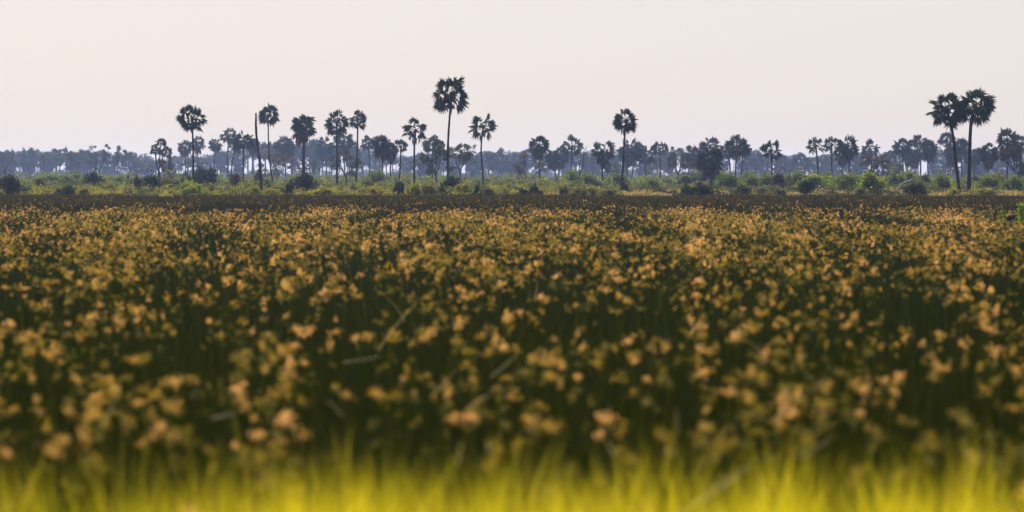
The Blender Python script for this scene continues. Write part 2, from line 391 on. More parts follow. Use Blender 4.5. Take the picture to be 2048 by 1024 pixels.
def palm(cx, top, w, bx, d, style, fr, label, group, mids=(), r0=.2, seed=None, squash=1.0):
    R = w / 2 / F * d
    squash *= 1.08 if group == G1 else 1.04        # crowns stand a little taller than wide over the trunk top
    hub = PT(cx, top, d) - np.array((0, 0, R * squash * .97))
    base = np.array((PX(bx, d), d, 0.0))
    t = thing('fan_palm', label, 'palm tree', base, group)
    pts = [(0, 0, -.3)] + [tuple(PT(mx, my, d) - base) for mx, my in mids]
    if not mids:
        q = hub - base; bow = rnd.uniform(-.03, .03)
        pts.append((q[0] * .45 + bow * q[2], rnd.uniform(-.02, .02) * q[2], q[2] * .5))
    pts.append(tuple(hub - base))
    g = Geo(); r_ = np.random.default_rng(int(cx * 7 + top))
    tube(g, spline(pts, 24), [r0 * 1.35, r0 * 1.02, r0 * .92, r0 * .85, r0 * .8], 8, 0, .5, .10, r_)
    link('trunk', g.mesh('palm_trunk', [M['bark']], True), t)
    k = seed if seed is not None else rnd.randrange(4)
    q = 1.13 if group == G1 else 1.24
    cr = link('crown', crown(style, k), t, hub - base, rnd.uniform(0, 6.28), (R * q, R * q, R * q * squash))
    if fr: link('dead_fronds', fronds(fr, k % 3), cr, (0, 0, 0), rnd.uniform(0, 6.28), (1 / 1.13, 1 / 1.13, 1.1 / squash) if fr == 'skirt' else (1 / 1.13, 1 / 1.13, .95 / squash))
    return t

G1 = 'tall dark fan palms standing above the woodland'
P1 = [ # cx, top, w, base x, d, style, fronds, trunk points, r0, seed, squash, label
 (904, 149, 77, 896, 400, 'wheel', 'some', [(896, 350), (896, 292), (899, 240)], .17, 33, 1.0, 'tallest fan palm, round open crown on a gently curved trunk, standing clear above the woodland'),
 (1893, 180, 74, 1920, 372, 'full', 'few', [(1917, 370), (1911, 318), (1905, 268)], .21, 12, 1.0, 'left palm of the leaning twin pair, its trunk slanting left from the bank'),
 (1950, 173, 76, 1937.5, 372, 'full', 'some', [(1938, 350), (1939, 300), (1940.5, 255), (1944, 232)], .24, 13, 1.0, 'right palm of the twin pair, upright thick trunk with hanging dead leaves'),
 (385, 207, 56, 387, 430, 'wheel', 'some', [(387, 330), (386, 280)], .15, 14, 1.0, 'tall fan palm with drooping crown rising over two dark bushes, left of the dead pole'),
 (537, 209, 42, 547, 560, 'full', 'some', [(544, 352), (539, 318), (537, 270)], .15, 15, 1.0, 'slim fan palm with a small tilted crown immediately right of the dead pole'),
 (606, 226, 52, 603, 570, 'full', 'skirt', [(606, 330), (606, 290)], .2, 16, 1.0, 'broad mop-headed fan palm with a full skirt of dead leaves, double trunk'),
 (674, 218, 52, 674, 560, 'wheel', 'few', [(674, 335), (674, 285)], .22, 17, 1.0, 'tall straight fan palm, left one of the close pair beside the spreading hazy tree'),
 (716, 217, 38, 712.5, 560, 'wheel', 'few', [(713, 340), (715, 290)], .19, 18, 1.1, 'tall narrow-crowned fan palm, right one of the close pair beside the spreading hazy tree'),
 (831, 235, 52, 829, 520, 'sparse', 'some', [(828.5, 330), (829, 290)], .19, 19, 1.0, 'fan palm with a ragged lopsided crown left of the tallest palm'),
 (967, 222, 58, 967, 520, 'sparse', 'few', [(966, 350), (962.5, 310), (963, 285)], .165, 20, 1.0, 'open-crowned fan palm with a bowed trunk, right of the tallest palm'),
 (1252, 216, 50, 1242, 415, 'full', 'some', [(1244, 360), (1246.5, 320), (1249, 275)], .16, 21, 1.05, 'tall lone fan palm leaning slightly, midway between the tallest palm and the twin pair'),
]
for cx, top, w, bx, d, st, fr, mids, r0, sd, sq, lab in P1:
    palm(cx, top, w, bx, d, st, fr, lab, G1, mids, r0, sd, sq)

G2 = 'middle-distance fan palms behind the bank'
P2 = [
 (369, 280, 28, 371, 980, 'full', 'skirt', 'hazy fan palm close on the left behind the trunk of the tall drooping palm'),
 (395, 270, 30, 394, 940, 'full', 'skirt', 'hazy fan palm close on the right behind the trunk of the tall drooping palm'),
 (431, 276, 26, 430, 880, 'skirt', 'some', 'first hazy palm right of the tall drooping palm, shaggy narrow crown'),
 (458, 254, 32, 456, 820, 'full', 'some', 'taller palm of the close couple between the drooping palm and the dead pole'),
 (472, 274, 26, 461, 860, 'full', 'skirt', 'lower palm of the close couple left of the dead pole'),
 (488, 263, 38, 487, 680, 'full', 'few', 'dark broad-crowned palm on a straight trunk just left of the dead pole'),
 (508, 275, 28, 506, 900, 'skirt', 'skirt', 'hazy palm directly behind the dead pole, crown half hidden by it'),
 (570, 270, 42, 572, 950, 'skirt', 'skirt', 'broad hazy palm clump with thick skirts between slim palm and mop-headed palm'),
 (650, 273, 38, 652, 1000, 'skirt', 'skirt', 'broad hazy palm immediately left of the tall straight palm'),
 (688, 262, 38, 690, 860, 'full', 'skirt', 'hazy palm crown wedged between the two tall close palms'),
 (737, 271, 30, 739, 820, 'full', 'some', 'slim hazy palm, first one right of the two tall close palms'),
 (763, 268, 40, 763, 640, 'skirt', 'skirt', 'dense dark shaggy palm rising behind the rounded green bush'),
 (781, 283, 32, 781, 690, 'skirt', 'skirt', 'shaggy palm touching the right side of the dense dark palm'),
 (802, 278, 28, 796, 640, 'wheel', 'some', 'small palm with a bowed leaning trunk above the spiky palm bush'),
 (866, 271, 36, 865, 740, 'full', 'few', 'palm crown showing just above the rounded dark tree left of the tallest palm'),
 (1078, 270, 40, 1081, 680, 'full', 'skirt', 'stocky palm rising behind the V-shaped tree'),
 (1107, 299, 32, 1112, 780, 'skirt', 'skirt', 'left palm of the low shaggy couple right of the V-shaped tree'),
 (1120, 296, 32, 1117, 800, 'full', 'skirt', 'right palm of the low shaggy couple right of the V-shaped tree'),
 (1144, 273, 40, 1144, 740, 'wheel', 'some', 'clear-cut palm with drooping side leaves left of the bare forked dead tree'),
 (1205, 279, 44, 1206, 620, 'sparse', 'skirt', 'palm with wide spread arms and brown skirt between dead tree and tall lone palm'),
 (1258, 275, 46, 1254, 800, 'skirt', 'skirt', 'broad shaggy palm directly behind the trunk of the tall lone palm'),
 (1275, 285, 30, 1263, 840, 'full', 'few', 'lesser palm overlapping the right flank of the shaggy palm behind the lone palm'),
 (1291, 293, 36, 1291, 740, 'wheel', 'some', 'first separate palm right of the tall lone palm, loose drooping crown'),
 (1320, 281, 32, 1319, 730, 'wheel', 'few', 'second separate palm right of the tall lone palm, high thin crown'),
 (1387, 291, 36, 1386, 780, 'full', 'skirt', 'palm right beside the round hazy tree, spiky upright crown'),
 (1421, 272, 38, 1423, 780, 'tuft', None, 'palm crown with a bare gap below it, rising behind the skirted green palm'),
 (1421, 291, 54, 1421, 540, 'skirt', 'skirt', 'short green palm with a wide skirt of dead leaves and thick shaggy trunk'),
 (1456, 283, 34, 1460, 760, 'full', 'some', 'left lower palm of the three-trunk clump right of the skirted green palm'),
 (1475, 270, 44, 1471, 690, 'full', 'some', 'tallest palm of the three-trunk clump right of the skirted green palm'),
 (1487, 283, 30, 1480, 740, 'full', 'few', 'right lower palm of the three-trunk clump right of the skirted green palm'),
 (1542, 280, 40, 1543, 600, 'wheel', 'some', 'neat dark palm standing alone right of the three-trunk clump'),
 (1631, 273, 36, 1636, 660, 'sparse', 'few', 'left palm of three in a row, thin crown and slanting trunk'),
 (1663, 272, 34, 1663, 670, 'sparse', 'few', 'middle palm of three in a row, thin upright crown'),
 (1695, 270, 40, 1699, 660, 'full', 'skirt', 'right palm of three in a row, the broadest and shaggiest'),
 (1684, 288, 34, 1683, 720, 'skirt', 'skirt', 'shaggy palm tucked under the broad right palm of three in a row'),
 (1740, 281, 34, 1742, 760, 'wheel', 'some', 'palm poking up behind the brown tree above the bright yellow-green bush'),
 (1804, 275, 36, 1806, 760, 'full', 'some', 'palm with a neat crown, left of the tight four-palm cluster'),
 (1816, 298, 28, 1813, 860, 'skirt', 'skirt', 'lowest hazy palm filling the left side of the tight four-palm cluster'),
 (1829, 296, 32, 1828, 830, 'skirt', 'skirt', 'shaggy low palm in the heart of the tight four-palm cluster'),
 (1839, 267, 36, 1841, 750, 'tuft', 'few', 'highest palm of the tight four-palm cluster, tufted crown'),
 (1858, 278, 36, 1857, 740, 'skirt', 'skirt', 'right palm of the tight four-palm cluster with a rounded shaggy head'),
 (1893, 263, 34, 1896, 800, 'tuft', 'few', 'hazy palm whose tufted crown shows just under the left twin palm'),
 (1903, 288, 36, 1900, 820, 'skirt', 'skirt', 'hazy shaggy palm directly behind the slanting twin trunk'),
 (1922, 274, 38, 1924, 800, 'skirt', 'skirt', 'hazy shaggy palm between the two twin trunks'),
 (1947, 295, 34, 1948, 860, 'skirt', 'skirt', 'hazy low palm just right of the upright twin trunk'),
 (1977, 287, 40, 1977, 660, 'full', 'skirt', 'stout palm in the gap right of the twin pair'),
 (2014, 257, 44, 2012, 640, 'full', 'skirt', 'high broad palm behind the wide dark tree near the right edge'),
 (2044, 270, 36, 2040, 720, 'full', 'few', 'palm cut by the right edge of the photo above the wide dark tree'),
]
for cx, top, w, bx, d, st, fr, lab in P2:
    palm(cx, top, w, bx, d if d < 700 else d * 1.12, st, fr, lab, G2, (), .2 if d < 700 else .24)
palm(607, 240, 34, 608.5, 575, 'sparse', 'some', 'slim second palm tucked inside the mop-headed palm, stem on its right', G2, (), .18)

# the forked palm: one trunk, three heads
d = 650
base = np.array((PX(321, d), d, 0.0))
t = thing('fan_palm', 'forked fan palm with three heads on one dividing trunk, far left of the dead pole', 'palm tree', base, G2)
q = lambda x, y: PT(x, y, d) - base
g = Geo(); r_ = np.random.default_rng(5)
tube(g, spline([(0, 0, -.3), q(319, 352), q(317, 340)], 10), [.36, .3, .26], 8, 0, .5, .1, r_)
tube(g, spline([q(317, 343), q(313, 326), q(311, 302)], 10), [.2, .15], 7, 0, .5, .1, r_)
tube(g, spline([q(317, 343), q(321, 328), q(326, 314), q(332, 304)], 10), [.2, .14], 7, 0, .5, .1, r_)
tube(g, spline([q(320, 332), q(320, 312), q(322, 288)], 10), [.15, .13], 7, 0, .5, .1, r_)
link('trunk', g.mesh('forked_trunk', [M['bark']], True), t)
for cx, top, w, st, k in ((322, 272, 28, 'tuft', 1), (311, 287, 26, 'full', 2), (333, 290, 28, 'full', 3)):
    R = w / 2 / F * d
    link('crown', crown(st, k), t, q(cx, top + w / 2), rnd.uniform(0, 6), (R, R, R))

G3 = 'far hazy fan palms along the back of the woodland'
LM = [(0, 'the left edge'), (131, 'the low dark bush'), (322, 'the forked palm'), (512, 'the dead pole'), (606, 'the mop-headed palm'),
      (674, 'the tall straight palm'), (716, 'the narrow tall palm'), (831, 'the lopsided palm'), (967, 'the bowed palm'), (1078, 'the stocky palm'),
      (1158, 'the bare forked dead tree'), (1252, 'the tall lone palm'), (1475, 'the three-trunk clump'), (1542, 'the neat dark palm'), (1631, 'the thin palm row'), (1740, 'the brown tree'), (1953, 'the twin palms')]
ORD = ['first', 'second', 'third', 'fourth', 'fifth', 'sixth', 'seventh', 'eighth', 'ninth', 'tenth']
P3 = [ # cx, top, w, d, style, look
 (8, 302, 30, 1300, 'skirt', 'shaggy'), (22, 299, 30, 1300, 'skirt', 'round-headed'), (40, 303, 26, 1350, 'full', 'low'), (57, 293, 36, 1230, 'skirt', 'broad high-topped'),
 (75, 300, 26, 1350, 'full', 'narrow'), (92, 303, 30, 1300, 'skirt', 'shaggy'), (111, 298, 30, 1250, 'full', 'round-headed'),
 (132, 294, 24, 1180, 'sparse', 'thin clear-cut'), (150, 305, 30, 1300, 'skirt', 'low shaggy'), (168, 297, 32, 1240, 'skirt', 'broad'), (184, 301, 28, 1350, 'full', 'narrow'), (216, 303, 32, 1340, 'skirt', 'low'),
 (259, 304, 30, 1220, 'full', 'dark-headed'), (281, 318, 26, 1500, 'full', 'small pale'), (299, 317, 26, 1500, 'skirt', 'small shaggy pale'),
 (349, 312, 26, 1450, 'full', 'pale small'), (413, 316, 26, 1480, 'skirt', 'pale low'), (443, 300, 28, 1300, 'skirt', 'shaggy'), (478, 304, 28, 1350, 'skirt', 'low shaggy'),
 (530, 284, 30, 1100, 'full', 'round-headed'), (552, 283, 30, 1200, 'skirt', 'shaggy'), (590, 284, 32, 1180, 'skirt', 'broad'),
 (628, 278, 34, 1150, 'skirt', 'broad shaggy'), (640, 298, 30, 1280, 'full', 'low'), (664, 288, 30, 1200, 'skirt', 'shaggy'),
 (704, 282, 32, 1120, 'skirt', 'shaggy'), (726, 300, 26, 1300, 'full', 'narrow'), (750, 306, 26, 1350, 'full', 'low pale'), (812, 312, 26, 1400, 'skirt', 'low pale'),
 (846, 302, 28, 1380, 'skirt', 'pale shaggy'), (886, 310, 28, 1400, 'full', 'low pale'), (906, 306, 28, 1350, 'skirt', 'half-hidden'), (949, 308, 34, 1280, 'skirt', 'broad shaggy'),
 (975, 306, 30, 1340, 'full', 'narrow'), (996, 297, 36, 1150, 'full', 'high clear-cut'), (1008, 312, 26, 1450, 'skirt', 'low pale'), (1024, 304, 34, 1280, 'skirt', 'broad shaggy'), (1041, 303, 30, 1340, 'skirt', 'round-headed'), (1054, 300, 32, 1280, 'full', 'high'),
 (1094, 308, 28, 1330, 'full', 'low'), (1132, 310, 26, 1350, 'skirt', 'low shaggy'), (1154, 300, 26, 1200, 'full', 'narrow'),
 (1176, 305, 28, 1230, 'skirt', 'shaggy'), (1190, 307, 28, 1280, 'skirt', 'small'), (1222, 311, 30, 1300, 'skirt', 'low broad'), (1238, 309, 30, 1200, 'full', 'round-headed'),
 (1285, 318, 26, 1350, 'skirt', 'low pale'), (1306, 306, 26, 1250, 'full', 'narrow'), (1338, 303, 28, 1250, 'skirt', 'shaggy'), (1378, 306, 28, 1200, 'full', 'half-hidden'), (1404, 306, 28, 1250, 'skirt', 'shaggy'), (1440, 306, 30, 1250, 'skirt', 'broad'),
 (1496, 311, 34, 1150, 'skirt', 'broad shaggy'), (1511, 299, 26, 1120, 'full', 'high clear-cut'), (1526, 312, 26, 1250, 'skirt', 'low'),
 (1566, 312, 32, 1150, 'full', 'round-headed'), (1581, 317, 26, 1300, 'skirt', 'low pale'), (1602, 306, 30, 1050, 'full', 'clear-cut'), (1618, 325, 24, 1250, 'sparse', 'tiny loose'),
 (1642, 317, 28, 1280, 'skirt', 'low shaggy'), (1656, 316, 28, 1320, 'skirt', 'round-headed pale'), (1672, 312, 28, 1250, 'full', 'half-hidden'), (1710, 311, 30, 1180, 'skirt', 'shaggy'), (1724, 306, 26, 1250, 'full', 'narrow'),
 (1776, 302, 30, 1000, 'full', 'dark-headed'), (1790, 318, 26, 1300, 'skirt', 'low pale'), (1875, 312, 30, 1200, 'skirt', 'low shaggy'), (1937, 312, 30, 1250, 'skirt', 'half-hidden'),
 (1962, 310, 30, 1150, 'skirt', 'shaggy'), (1994, 305, 30, 1200, 'full', 'round-headed'), (2030, 308, 32, 1200, 'skirt', 'half-hidden'),
]
cnt = {}
for cx, top, w, d, st, look in P3:
    d *= 1.3
    x0, nm = [q for q in LM if q[0] <= cx][-1]
    k = cnt.get(nm, 0); cnt[nm] = k + 1
    palm(cx, top, w * 1.22, cx + rnd.uniform(-3, 3), d, st, 'skirt' if st == 'skirt' else 'some',
         f'{look} far hazy palm, {ORD[k]} right of {nm}', G3, (), .26, None, rnd.uniform(.95, 1.15))

# ------------------------------------------------------------------ broad-leaved trees
def grow_tree(form, seed, mat):
    """unit tree: height 1, half width .5; returns (trunk mesh, crown mesh)"""
    r = np.random.default_rng(seed); gt, gc = Geo(), Geo()
    tips = []
    def branch(p, dr, ln, rad, lev):
        q1 = p + dr * ln * .5 + r.normal(0, .03, 3) * ln; q2 = p + dr * ln + r.normal(0, .05, 3) * ln
        tube(gt, spline([p, q1, q2], 6), [rad, rad * .62], 6 if lev < 2 else 4, 0, .5, .08, r)
        tips.append((q2, lev))
        if lev >= 3: return
        n = int(r.integers(2, 4))
        for i in range(n):
            az = r.uniform(0, 6.28); tilt = r.uniform(.35, .8)
            s = norm(np.cross(dr, (math.cos(az), math.sin(az), .3)))
            nd = norm(dr * math.cos(tilt) + s * math.sin(tilt) + np.array((0, 0, .10 if form != 'flat' else -.02)))
            branch(q2 if i < 2 else q1, nd, ln * r.uniform(.62, .85), rad * .58, lev + 1)
    if form == 'vee':
        tube(gt, spline([(0, 0, -.03), (0, 0, .04), (0, 0, .1)], 5), [.04, .032], 7, 0, .5, .08, r)
        for s in (-1, 1): branch(np.array((0, 0, .08)), norm(np.array((s * .55, .1 * s, 1.0))), .30, .024, 1)
    else:
        h0 = {'round': .26, 'flat': .42, 'tall': .3, 'shrub': .14}[form]
        tube(gt, spline([(0, 0, -.03), (.012, 0, h0 * .5), (.0, .01, h0)], 6), [.042, .03, .028], 8, 0, .5, .08, r)
        for i in range(4 if form != 'tall' else 3):
            az = i * 1.7 + r.uniform(0, .8); tl = {'round': .75, 'flat': .95, 'tall': .5, 'shrub': .7}[form] * r.uniform(.6, 1.15)
            branch(np.array((0, .0, h0 * r.uniform(.8, 1))), np.array((math.sin(tl) * math.cos(az), math.sin(tl) * math.sin(az), math.cos(tl))), .25, .022, 1)
    T = np.array([t for t, l in tips if l >= 2])
    lo, hi = T.min(0), T.max(0)
    z0 = {'round': .28, 'flat': .55, 'tall': .36, 'vee': .42, 'shrub': .15}[form]
    S = np.array((.88 / max(hi[0] - lo[0], .1), .88 / max(hi[1] - lo[1], .1), (.95 - z0) / max(hi[2] - lo[2], .1)))
    nL = 130 if form != 'flat' else 110
    for k, t in enumerate(T):
        t = np.array((t[0] - (lo[0] + hi[0]) / 2, t[1] - (lo[1] + hi[1]) / 2, t[2])); tz = z0 + (t[2] - lo[2]) * S[2]
        t = np.array((t[0] * S[0], t[1] * S[1], tz))
        rr = r.uniform(.05, .12)
        n = int(nL * r.uniform(.4, 1.1))
        q = t + norm(r.normal(size=(n, 3))) * r.uniform(.2, 1, (n, 1)) * np.array((rr * 1.25, rr * 1.25, rr * (.8 if form != 'flat' else .45)))
        leaves(gc, q, .034, r, 0, np.clip(r.uniform(0, .8, n) + r.uniform(-.15, .3), 0, 1))
        # a thin twig from the middle of the tree out to this clump
        if k % 2 == 0: tube(gt, spline([(t[0] * .45, t[1] * .45, z0 + (tz - z0) * .35), (t[0] * .8, t[1] * .8, z0 + (tz - z0) * .72), t], 4), [.009, .003], 4, 0, .5)
    return gt.mesh('tree_trunk', [M['limb']], True), gc.mesh('tree_crown', [M[mat]])

TP = {}
def tree(cx, top, d, w, form, mat, label, k=0, name='leafy_tree', group='broad-leaved trees among the palms', mirror=1):
    key = (form, mat, k)
    if key not in TP: TP[key] = grow_tree(form, 40 + k * 17 + len(form) * 3, mat)
    hgt = PZ(top, d); wid = w / F * d
    t = thing(name, label, 'tree', (PX(cx, d), d, 0), group)
    rz = rnd.uniform(0, 6.28) if form != 'vee' else 0
    for nm, me in zip(('trunk', 'crown'), TP[key]): link(nm, me, t, (0, 0, 0), rz, (wid, wid, hgt))
    return t
for a in [
 (198, 288, 1150, 52, 'round', 'tree', 'broad hazy tree with the highest lacy top in the far-left line of trees', 0),
 (240, 291, 1150, 38, 'tall', 'tree', 'hazy tree with a split feathery top, right of the highest tree of the far-left line', 0),
 (10, 303, 1250, 44, 'round', 'tree', 'hazy leafy tree cut by the left edge of the photo', 1),
 (150, 308, 1300, 40, 'round', 'tree', 'hazy rounded tree low in the middle of the far-left line of trees', 2),
 (872, 281, 600, 62, 'round', 'tree', 'rounded dark tree with a forked trunk just left of the tallest palm', 1),
 (921, 286, 680, 60, 'tall', 'tree', 'twiggy dark tree with a ragged top just right of the tallest palm', 1),
 (1059, 307, 590, 68, 'vee', 'browntree', 'open brownish tree with a V-shaped pale trunk', 0),
 (692, 300, 690, 66, 'round', 'tree', 'wide spreading hazy tree between the two tall close palms', 3),
 (555, 306, 720, 62, 'round', 'browntree', 'brownish open-branched tree behind the trunk of the slim palm', 2),
 (1357, 293, 740, 52, 'round', 'tree', 'round hazy tree on a stout forking trunk left of the skirted green palm', 0),
 (1757, 306, 640, 54, 'round', 'browntree', 'brown rounded tree behind the bright yellow-green bush', 1),
 (1738, 303, 700, 36, 'tall', 'browntree', 'brown narrow tree filling the gap left of the brown rounded tree', 0),
 (1790, 320, 690, 40, 'round', 'browntree', 'low brown tree between the brown rounded tree and the tight palm cluster', 0),
 (2036, 289, 520, 74, 'round', 'tree', 'wide dark tree with crooked limbs at the right edge', 1),
 (332, 305, 640, 34, 'shrub', 'browntree', 'olive brown tree leaning behind the forked three-headed palm', 1),
 (345, 336, 590, 30, 'flat', 'bright', 'small flat-topped yellow-green tree right of the forked palm', 0),
 (290, 322, 1350, 40, 'round', 'tree', 'small pale tree in the bright gap left of the forked palm', 0),
 (840, 314, 1150, 44, 'round', 'tree', 'pale blue tree behind the trunk of the lopsided palm', 2),
 (1310, 318, 980, 40, 'round', 'browntree', 'hazy brownish low tree between the two separate palms right of the lone palm', 2),
 (1905, 326, 1000, 40, 'round', 'tree', 'pale hazy low tree glimpsed left of the slanting twin trunk', 3),
 (625, 318, 1000, 44, 'round', 'tree', 'pale hazy tree filling the wood right of the mop-headed palm', 3),
 (1222, 325, 1000, 36, 'round', 'tree', 'pale hazy tree low between the spread-armed palm and the tall lone palm', 1),
]: tree(*a)

# ------------------------------------------------------------------ bushes
def fit(g):
    v = np.concatenate(g.v); lo, hi = np.percentile(v, 1.5, 0), np.percentile(v, 98.5, 0)
    for q in g.v:
        q[:, :2] = (q[:, :2] - (lo[:2] + hi[:2]) / 2) / ((hi[:2] - lo[:2]) / 2); q[:, 2] /= hi[2]
def bush_mesh(mat, k, form):
    """unit bush: half width 1, height 1"""
    r = np.random.default_rng(700 + k * 31 + len(mat) * 5); g = Geo()
    nl = 15 if form == 'round' else 16
    for i in range(nl):
        az = r.uniform(0, 6.28); rad = r.uniform(0, .74) if i else 0
        rr = r.uniform(.18, .36) if form == 'round' else r.uniform(.13, .28)
        zc = (1 - rad * rad * .75) * r.uniform(.25, .68) if i else .55
        c = np.array((math.cos(az) * rad, math.sin(az) * rad, zc))
        n = int(260 * (rr / .34) ** 2)
        q = c + norm(r.normal(size=(n, 3))) * (r.uniform(.12, 1, (n, 1)) ** .45) * np.array((rr, rr, rr * .95))
        q[:, 2] = np.abs(q[:, 2]) * .98
        leaves(g, q, .085, r, 0, np.clip(r.uniform(0, .75, n) + r.uniform(-.1, .3), 0, 1))
    n = 160
    q = np.stack([r.normal(0, .42, n), r.normal(0, .42, n), r.uniform(0, .35, n)], 1); leaves(g, q, .11, r, 0)
    n = 60
    a = r.uniform(0, 6.28, n); e = r.uniform(.3, 1.5, n)
    q = np.stack([np.cos(a) * np.cos(e), np.sin(a) * np.cos(e), np.sin(e)], 1) * r.uniform(.86, 1.06, (n, 1)) * np.array((.9, .9, 1.0))
    leaves(g, q, .075, r, 0)
    fit(g); return g.mesh('bush_foliage', [M[mat]])
def tuft_mesh(mat, k):
    r = np.random.default_rng(900 + k); g = Geo(); n = 420
    rad = np.sqrt(r.uniform(0, 1, n)); a = r.uniform(0, 6.28, n)
    blades(g, rad * np.cos(a), rad * np.sin(a), 0, (1 - rad * .55) * r.uniform(.55, 1.05, n), .05, .3, r, 0)
    return g.mesh('tuft_blades', [M[mat]])
def spiky_mesh(mat, k):
    """young palm without trunk: a rosette of upright fans"""
    r = np.random.default_rng(950 + k); g = Geo()
    for i in range(26):
        az = r.uniform(0, 6.28); el = r.uniform(.35, 1.45)
        dr = np.array((math.cos(az) * math.cos(el), math.sin(az) * math.cos(el), math.sin(el)))
        b = dr * r.uniform(.25, .6); tube(g, [np.zeros(3), b * .5, b], [.02, .012], 3, 0, .2)
        kk = 11; an = np.linspace(-1.1, 1.1, kk)
        s = norm(np.cross(dr, r.normal(size=3))); nv = np.cross(s, dr)
        u = np.cos(an)[:, None] * dr + np.sin(an)[:, None] * s
        L = r.uniform(.36, .5, kk)[:, None]; wv = norm(np.cross(u, nv)) * .03
        v = np.stack([np.broadcast_to(b, (kk, 3)), b + u * L * .5 + wv, b + u * L, b + u * L * .5 - wv], 1).reshape(-1, 3)
        j = np.arange(kk)[:, None] * 4
        g.add(v, np.concatenate([j + np.array([[0, 1, 2]]), j + np.array([[0, 2, 3]])]), 0, r.uniform(0, 1))
    return g.mesh('palm_bush_leaves', [M[mat]])
BP = {}
GB = 'bushes along the far bank'
def bush(px, top, yb, w, mat, label, form='round'):
    d = BD(yb); k = rnd.randrange(3); key = (mat, k, form)
    if key not in BP:
        BP[key] = tuft_mesh(mat, k) if form == 'tuft' else spiky_mesh(mat, k) if form == 'spiky' else bush_mesh(mat, k, form)
    hw = w / 2 / F * d; hh = PZ(top, d)
    nm = {'tuft': 'grass_tuft', 'spiky': 'palm_bush'}.get(form, 'bush')
    o = link(nm, BP[key], None, (PX(px, d), d, -.05), rnd.uniform(0, 6.28), (hw * 1.06, hw * 1.06, hh * 1.03 + .05))
    return tag(o, label, {'tuft': 'grass tuft'}.get(form, 'bush'), GB if form != 'tuft' else 'dry grass tufts on the far bank')
